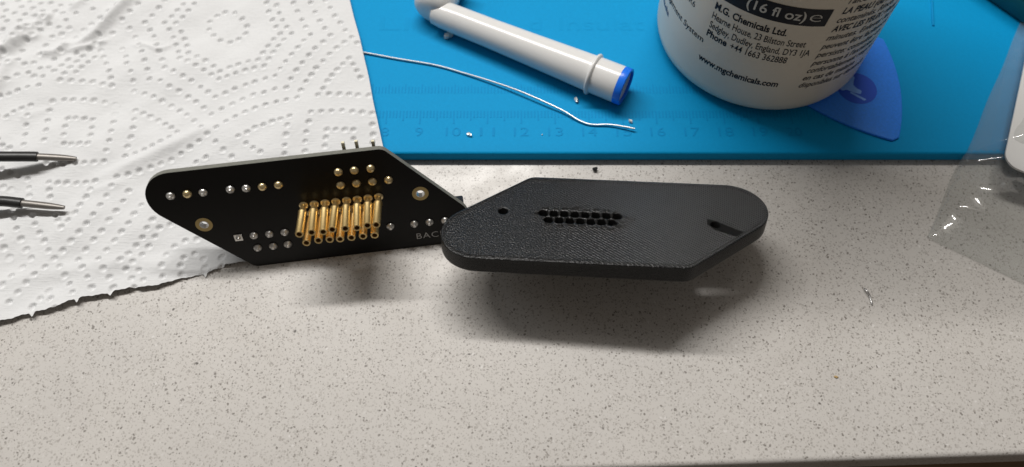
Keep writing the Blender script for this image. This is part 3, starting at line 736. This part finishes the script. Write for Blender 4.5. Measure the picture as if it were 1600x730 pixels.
# ------------------------------------------------------------------ bottle
BX, BY, BR, BZ = 77.0, 169.0, 31.9, 4.95
def build_bottle():
    t = empty('bottle', (BX, BY, BZ), 'cream plastic chemical bottle with black printed label text', 'bottle')
    z0 = BZ
    prof = [(20, .9), (26.5, .9), (27.6, 0.0), (28.6, .1), (30.2, .9), (31.2, 2.0), (31.75, 3.6), (BR, 5.5), (BR, 60), (BR, 118), (31.4, 122), (29.6, 127), (25.5, 133), (19.5, 138), (14.5, 141), (13.2, 143), (13.0, 148)]
    v, f = lathe(prof, 128)
    mesh_obj('body', v, f, M['hdpe'], t, smooth=40)
    v, f = lathe([(14.6, 144.5), (15.2, 145), (15.2, 160), (14.6, 161.5), (8, 162)], 48)
    mesh_obj('cap', v, f, M['blackplastic'], t, smooth=40)
    def wrap(v, ang, z, lift=.05):
        th = R(ang) + v[:, 0] / BR
        return np.stack([(BR + lift + v[:, 2]) * np.cos(th), (BR + lift + v[:, 2]) * np.sin(th), z - z0 + v[:, 1]], 1)
    def line(s, a0, z, size, a1=None, bold=0.0, shear=0.0, mat='ink', lift=.05, cpm=None):
        w = None if a1 is None else R(a1 - a0) * BR
        if cpm: w = cpm * len(s)
        v, f = text(s, size, bold, shear, w)
        return mesh_obj('lettering', wrap(v, a0, z, lift), f, M[mat], t, smooth=0)
    # black band with the volume
    b = len(range(60)); bv, bf = [], []
    for i in range(61):
        a = -150 + (63.6) * i / 60
        for zz in (42.2, 48.1):
            bv.append(((BR + .05) * math.cos(R(a + (.35 if zz > 45 else -.2))), (BR + .05) * math.sin(R(a + (.35 if zz > 45 else -.2))), zz - z0))
    for i in range(60): bf.append((2 * i, 2 * i + 2, 2 * i + 3, 2 * i + 1))
    mesh_obj('label_band', bv, bf, M['ink'], t, smooth=60)
    line('(16 fl oz)', -123.6, 43.9, 4.3, -96.6, .045, mat='inkwhite', lift=.10)
    line('e', -95.0, 43.9, 5.4, -89.6, -.09, mat='inkwhite', lift=.10)
    line('M.G. Chemicals Ltd.', -137.6, 38.0, 3.3, -101.6, .10)
    line('Hearne House, 23 Bilston Street', -137.6, 34.5, 3.3, -91.0, .03)
    line('Sedgley, Dudley, England, DY3 1JA', -137.5, 31.2, 3.3, -87.1, .03)
    line('Phone', -137.6, 28.0, 3.3, -126.0, .10)
    line('+44 1663 362888', -124.0, 28.0, 3.3, -96.2, .03)
    line('www.mgchemicals.com', -138.0, 18.2, 3.3, -95.0, .10)
    line('Management System', -182, 24.6, 3.0, -138.2, .02)
    line('HR6', -157, 33.0, 2.9, -148.8, -.01)
    line('y', -169.3, 24.3, 2.4, -167.4, 0)
    line('nada', -181, 19.6, 2.7, -167.2, .05, mat='blueink')
    fr = [("l'alcool isopropyl", -81.0, 49.6, 0), ('LA PEAU (ou les cheveux)', -81.5, 46.2, .05), ('contamines. Rincer la peau', -81.9, 43.1, 0), ('AVEC LES YEUX : rincer', -82.2, 39.9, .05),
          ('minutes. Enlever les lentilles', -82.5, 36.7, 0), ('peuvent etre facilement', -83.0, 33.5, 0), ('persiste: consulter un', -83.3, 30.3, 0),
          ("personne a l'exterieur", -83.5, 27.1, 0), ('confortablement respirer', -83.8, 24.0, 0), ('en cas de malaise', -84.0, 20.9, 0), ('disponibles sur demande', -84.2, 17.8, 0)]
    fr = [(s.replace('contamines', 'contamin\u00e9s').replace(' etre', ' \u00eatre').replace(' a l', ' \u00e0 l').replace('exter', 'ext\u00e9r'), a, z, b) for s, a, z, b in fr]
    for s, a, z, b in fr: line(s, a, z, 3.0, None, b * 1.3 + .035, .25, cpm=.98)
build_bottle()

# ------------------------------------------------------------------ opening pick pinned under the bottle
def build_pick():
    A, B, C = np.array((112.0, 128.0)), np.array((116.2, 168.5)), np.array((80.5, 149.0))
    def arc(p, q, bul):
        mid = (p + q) / 2; d = q - p; nrm = np.array((d[1], -d[0])) / np.linalg.norm(d)
        ctl = mid + nrm * bul * 2
        return [tuple((1 - s) ** 2 * p + 2 * s * (1 - s) * ctl + s * s * q) for s in np.linspace(0.04, .96, 14)]
    out = arc(A, B, 3.2) + arc(B, C, 2.6) + arc(C, A, 2.6)
    cx, cy = 103, 148
    t = empty('opening_pick', (cx, cy, 4.02), 'blue triangular plastic pick sticking out under the bottle', 'pick')
    out = [(x - cx, y - cy) for x, y in out]
    v, f = slab([out], 0.0, .85, .3, 2)
    mesh_obj('pick_plate', v, f, M['pick'], t)
    v, f = slab([circle(1.0, -.6, 5.9, 40)], .86, .90)
    e = mesh_obj('emblem', v, f, M['pickdark'], t)
    sh = [(-3.6, 3.6), (-.2, 4.2), (1.3, 3.9), (.6, 2.2), (.1, .6), (1.0, -.8), (2.2, -1.6), (1.7, -2.9), (-.2, -2.3), (-2.2, -1.2), (-3.9, -1.6), (-4.3, .4)]
    v, f = slab([rounded(sh, [.5] * len(sh), 4)], .91, .93)
    mesh_obj('emblem_figure', v, f, M['pickpale'], e)
    v, f = slab([rounded([(-1.6, -2.3), (-1.0, -2.0), (3.0, -4.9), (2.2, -5.3)], [.2] * 4, 3)], .91, .93)
    mesh_obj('emblem_figure', v, f, M['pickpale'], e)
build_pick()

# ------------------------------------------------------------------ solder wire, crumbs and clippings
pts = [(-62, 163.5, 4.55), (-55, 163.6, 4.5), (-46.3, 161.7, 4.5), (-35.6, 159.2, 4.5), (-23.6, 156.6, 4.5), (-14.7, 153.4, 4.6), (-5.8, 149.7, 5.0), (1.9, 146.0, 5.4), (9.0, 142.2, 5.4), (15.2, 138.8, 5.0), (19.8, 135.6, 4.6), (23.5, 134.2, 4.5), (29.1, 134.0, 4.7), (35.9, 132.3, 5.1)]
v, f = tube(catmull(pts, 6), .30, 10)
tag(mesh_obj('solder_wire', v, f, M['wire']), 'thin bent silver solder wire lying across the blue mat', 'solder wire')

def crumb(name, x, y, z, r, seed, mat, label, cat, rz=0.0, group=None):
    v, f = jitter_rock(r, seed)
    c, s = math.cos(rz), math.sin(rz)
    v = np.stack([v[:, 0] * c - v[:, 1] * s + x, v[:, 0] * s + v[:, 1] * c + y, v[:, 2] + z], 1)
    return tag(mesh_obj(name, v, f, M[mat], smooth=25), label, cat, group)
g = 'crumbs of solder on the mat'
crumb('solder_crumb', -20.2, 168.3, 4.0, (1.5, 1.0, .8), 1, 'flux', 'shiny solder crumb in the shadow of the toothbrush neck', 'solder crumb', .3, g)
crumb('solder_crumb', 19.2, 143.4, 4.0, (.55, 1.1, .4), 2, 'flux', 'pale oval solder flake below the toothbrush collar', 'solder crumb', .25, g)
crumb('solder_crumb', -12.5, 130.7, 4.0, (.8, .55, .5), 3, 'flux', 'small solder crumb beside the numeral 10 of the ruler', 'solder crumb', -.6, g)
crumb('solder_crumb', 35.0, 135.6, 4.0, (.5, .7, .4), 5, 'flux', 'tiny solder crumb by the right end of the solder wire', 'solder crumb', .8, g)
crumb('solder_crumb', 8.8, 130.9, 4.0, (.2, .2, .15), 6, 'flux', 'tiny bright speck of solder near the mat edge', 'solder crumb', 0, g)
crumb('plastic_crumb', 24.1, 121.2, 0.0, (.75, .6, .7), 8, 'crumb', 'small black plastic crumb against the front edge of the mat', 'plastic crumb')
crumb('food_crumb', 82.0, 59.2, 0.0, (.55, .3, .2), 9, 'ochre', 'tiny ochre crumb alone on the grey countertop', 'crumb', -.4)
v, f = tube(catmull([(94.2, 83.6, .35), (94.6, 82.6, .8), (95.15, 81.6, .5), (95.35, 80.4, .35), (95.4, 78.7, .3)], 6), [.12] + [.30] * 22 + [.2, .08], 8, flat=.7)
tag(mesh_obj('wire_clipping', v, f, M['wire']), 'short curled silver wire clipping on the grey countertop', 'wire clipping')

# ------------------------------------------------------------------ tweezers
def build_tweezers():
    t = empty('tweezers', (-200, 116, 1.0), 'black coated tweezers with bare steel tips on the paper towel', 'tweezers')
    o = np.array((-200, 116, 1.0))
    arms = [([(-300, 113, 4.0), (-265, 114, 4.4), (-215, 119.5, 7.5), (-180, 121.3, 8.0), (-150, 121.7, 6.9), (-145.5, 121.7, 6.5), (-136.1, 122.9, 4.6), (-126.2, 123.6, 2.5)], -135.0),
            ([(-300, 112.4, 3.4), (-265, 112.0, 3.6), (-215, 108, 5.0), (-180, 107.3, 5.2), (-150, 107.8, 4.9), (-142.3, 108.1, 4.7), (-136.2, 107.7, 4.2), (-124.7, 106.8, 3.3)], -136.2)]
    for P_, xs in arms:
        path = catmull([np.array(p) for p in P_], 8)
        xe = path[-1][0]
        coat = [p - o for p in path if p[0] <= xs]; tip = [p - o for p in path if p[0] >= xs - 1.5]
        v, f = tube(coat, [1.55 + .8 * min(1, max(0, (-160 - (p[0] + o[0])) / 60)) for p in coat], 12, flat=.8)
        a = mesh_obj('arm', v, f, M['coat'], t, smooth=50)
        v, f = tube(tip, [1.05 * (1 - .45 * ((p[0] + o[0] - xs) / (xe - xs)) ** 4) if p[0] + o[0] > xs else 1.05 for p in tip], 12, flat=.8)
        mesh_obj('tip', v, f, M['steel'], a, smooth=50)
build_tweezers()

# ------------------------------------------------------------------ clear bag, white card in it, dark case behind
def build_bag():
    ea = np.array((.530, .848)); eb = np.array((.848, -.530))        # along the left edge (away), across to the right
    o = np.array((115.0, 99.0))
    na, nb = 90, 60
    A = np.linspace(0, 108, na); B = np.linspace(0, 80, nb)
    rng = np.random.default_rng(5)
    def surf(top):
        v = []
        for a in A:
            for b in B:
                cut = 2.5 * max(0, 1 - b / 4) * 0
                x, y = o + ea * (a + .14 * b * 0) + eb * (b + .15 * math.sin(a * .21) * math.exp(-b / 6))
                base = .25 + 3.9 * (lambda c: c * c * (3 - 2 * c))(min(1, max(0, (y - 121.5) / 4.0)))
                if not top: v.append((x, y, base)); continue
                edge = (1 - math.exp(-b / 3.0)) * (1 - math.exp(-a / 6.0))
                h = .25 + edge * (2.2 + 6.5 * math.exp(-((a - 34) / 26) ** 2) * (1 - math.exp(-b / 14)) + 5.5 * (1 - math.exp(-b / 22)) * (1 - math.exp(-max(0, a - 8) / 22)))
                h += 1.5 * math.exp(-b / 6) * (1 - math.exp(-b / 1.2)) * (math.exp(-((a - 29) / 3.2) ** 2) * 1.5 + math.exp(-((a - 20) / 2.2) ** 2) + math.exp(-((a - 12.5) / 2.2) ** 2) * 1.2 + math.exp(-((a - 1.5) / 1.2) ** 2) * .6)
                h += edge * (.35 * math.sin(a * .33 + b * .12) * math.exp(-b / 18) + .2 * math.sin(a * .14 - b * .3 + 1) + .10 * math.sin(a * .9 + b * .45))
                v.append((x, y, base + max(h, .12)))
        return v
    top, bot = surf(True), surf(False)
    v = top + bot; K = na * nb; f = []
    for i in range(na - 1):
        for j in range(nb - 1):
            q = (i * nb + j, i * nb + j + 1, (i + 1) * nb + j + 1, (i + 1) * nb + j)
            f.append(q); f.append(tuple(K + k for k in reversed(q)))
    ring = [j for j in range(nb)] + [i * nb + nb - 1 for i in range(1, na)] + [(na - 1) * nb + j for j in range(nb - 2, -1, -1)] + [i * nb for i in range(na - 2, 0, -1)]
    for i in range(len(ring)):
        p, q = ring[i], ring[(i + 1) % len(ring)]
        f.append((p, K + p, K + q, q))
    t = mesh_obj('plastic_bag', v, f, M['film'], smooth=80)
    tag(t, 'clear plastic bag lying over the mat edge at the far right', 'plastic bag')
    # card inside, its left side lifted
    c0 = np.array((136.0, 117.0)); ca = np.array((.43, .903)); cb = np.array((.903, -.43))
    P_ = rounded([(0, 0), (46, 0), (46, 75), (0, 75)], [4.2] * 4, 8)
    cv, cf = slab([P_], 0, .7, .1, 1)
    W = []
    for x, y, z in cv:
        q = c0 + cb * x + ca * y
        W.append((q[0], q[1], 9.6 - x * .085 + y * .006 + z))
    tag(mesh_obj('white_card', W, cf, M['card'], smooth=30), 'white card with rounded corners inside the clear bag', 'card')
build_bag()

def build_case():
    d = np.array((.62, -.785)); nrm = np.array((.785, .62))
    o = np.array((152.6, 185.2))
    t = empty('teal_case', (o[0], o[1], 4.02), 'dark teal rounded plastic case at the top right corner', 'case',
              (Vector((d[0], d[1], 0)), Vector((nrm[0], nrm[1], 0)), Vector((0, 0, 1))))
    v, f = box(-30, 46, 0, 50, 0, 9.0, 2.2)
    mesh_obj('case_base', v, f, M['teal'], t, smooth=40)
    v, f = box(-30.4, 46.4, -.4, 50.4, 9.4, 16, 2.4)
    mesh_obj('case_lid', v, f, M['teal'], t, smooth=40)
build_case()
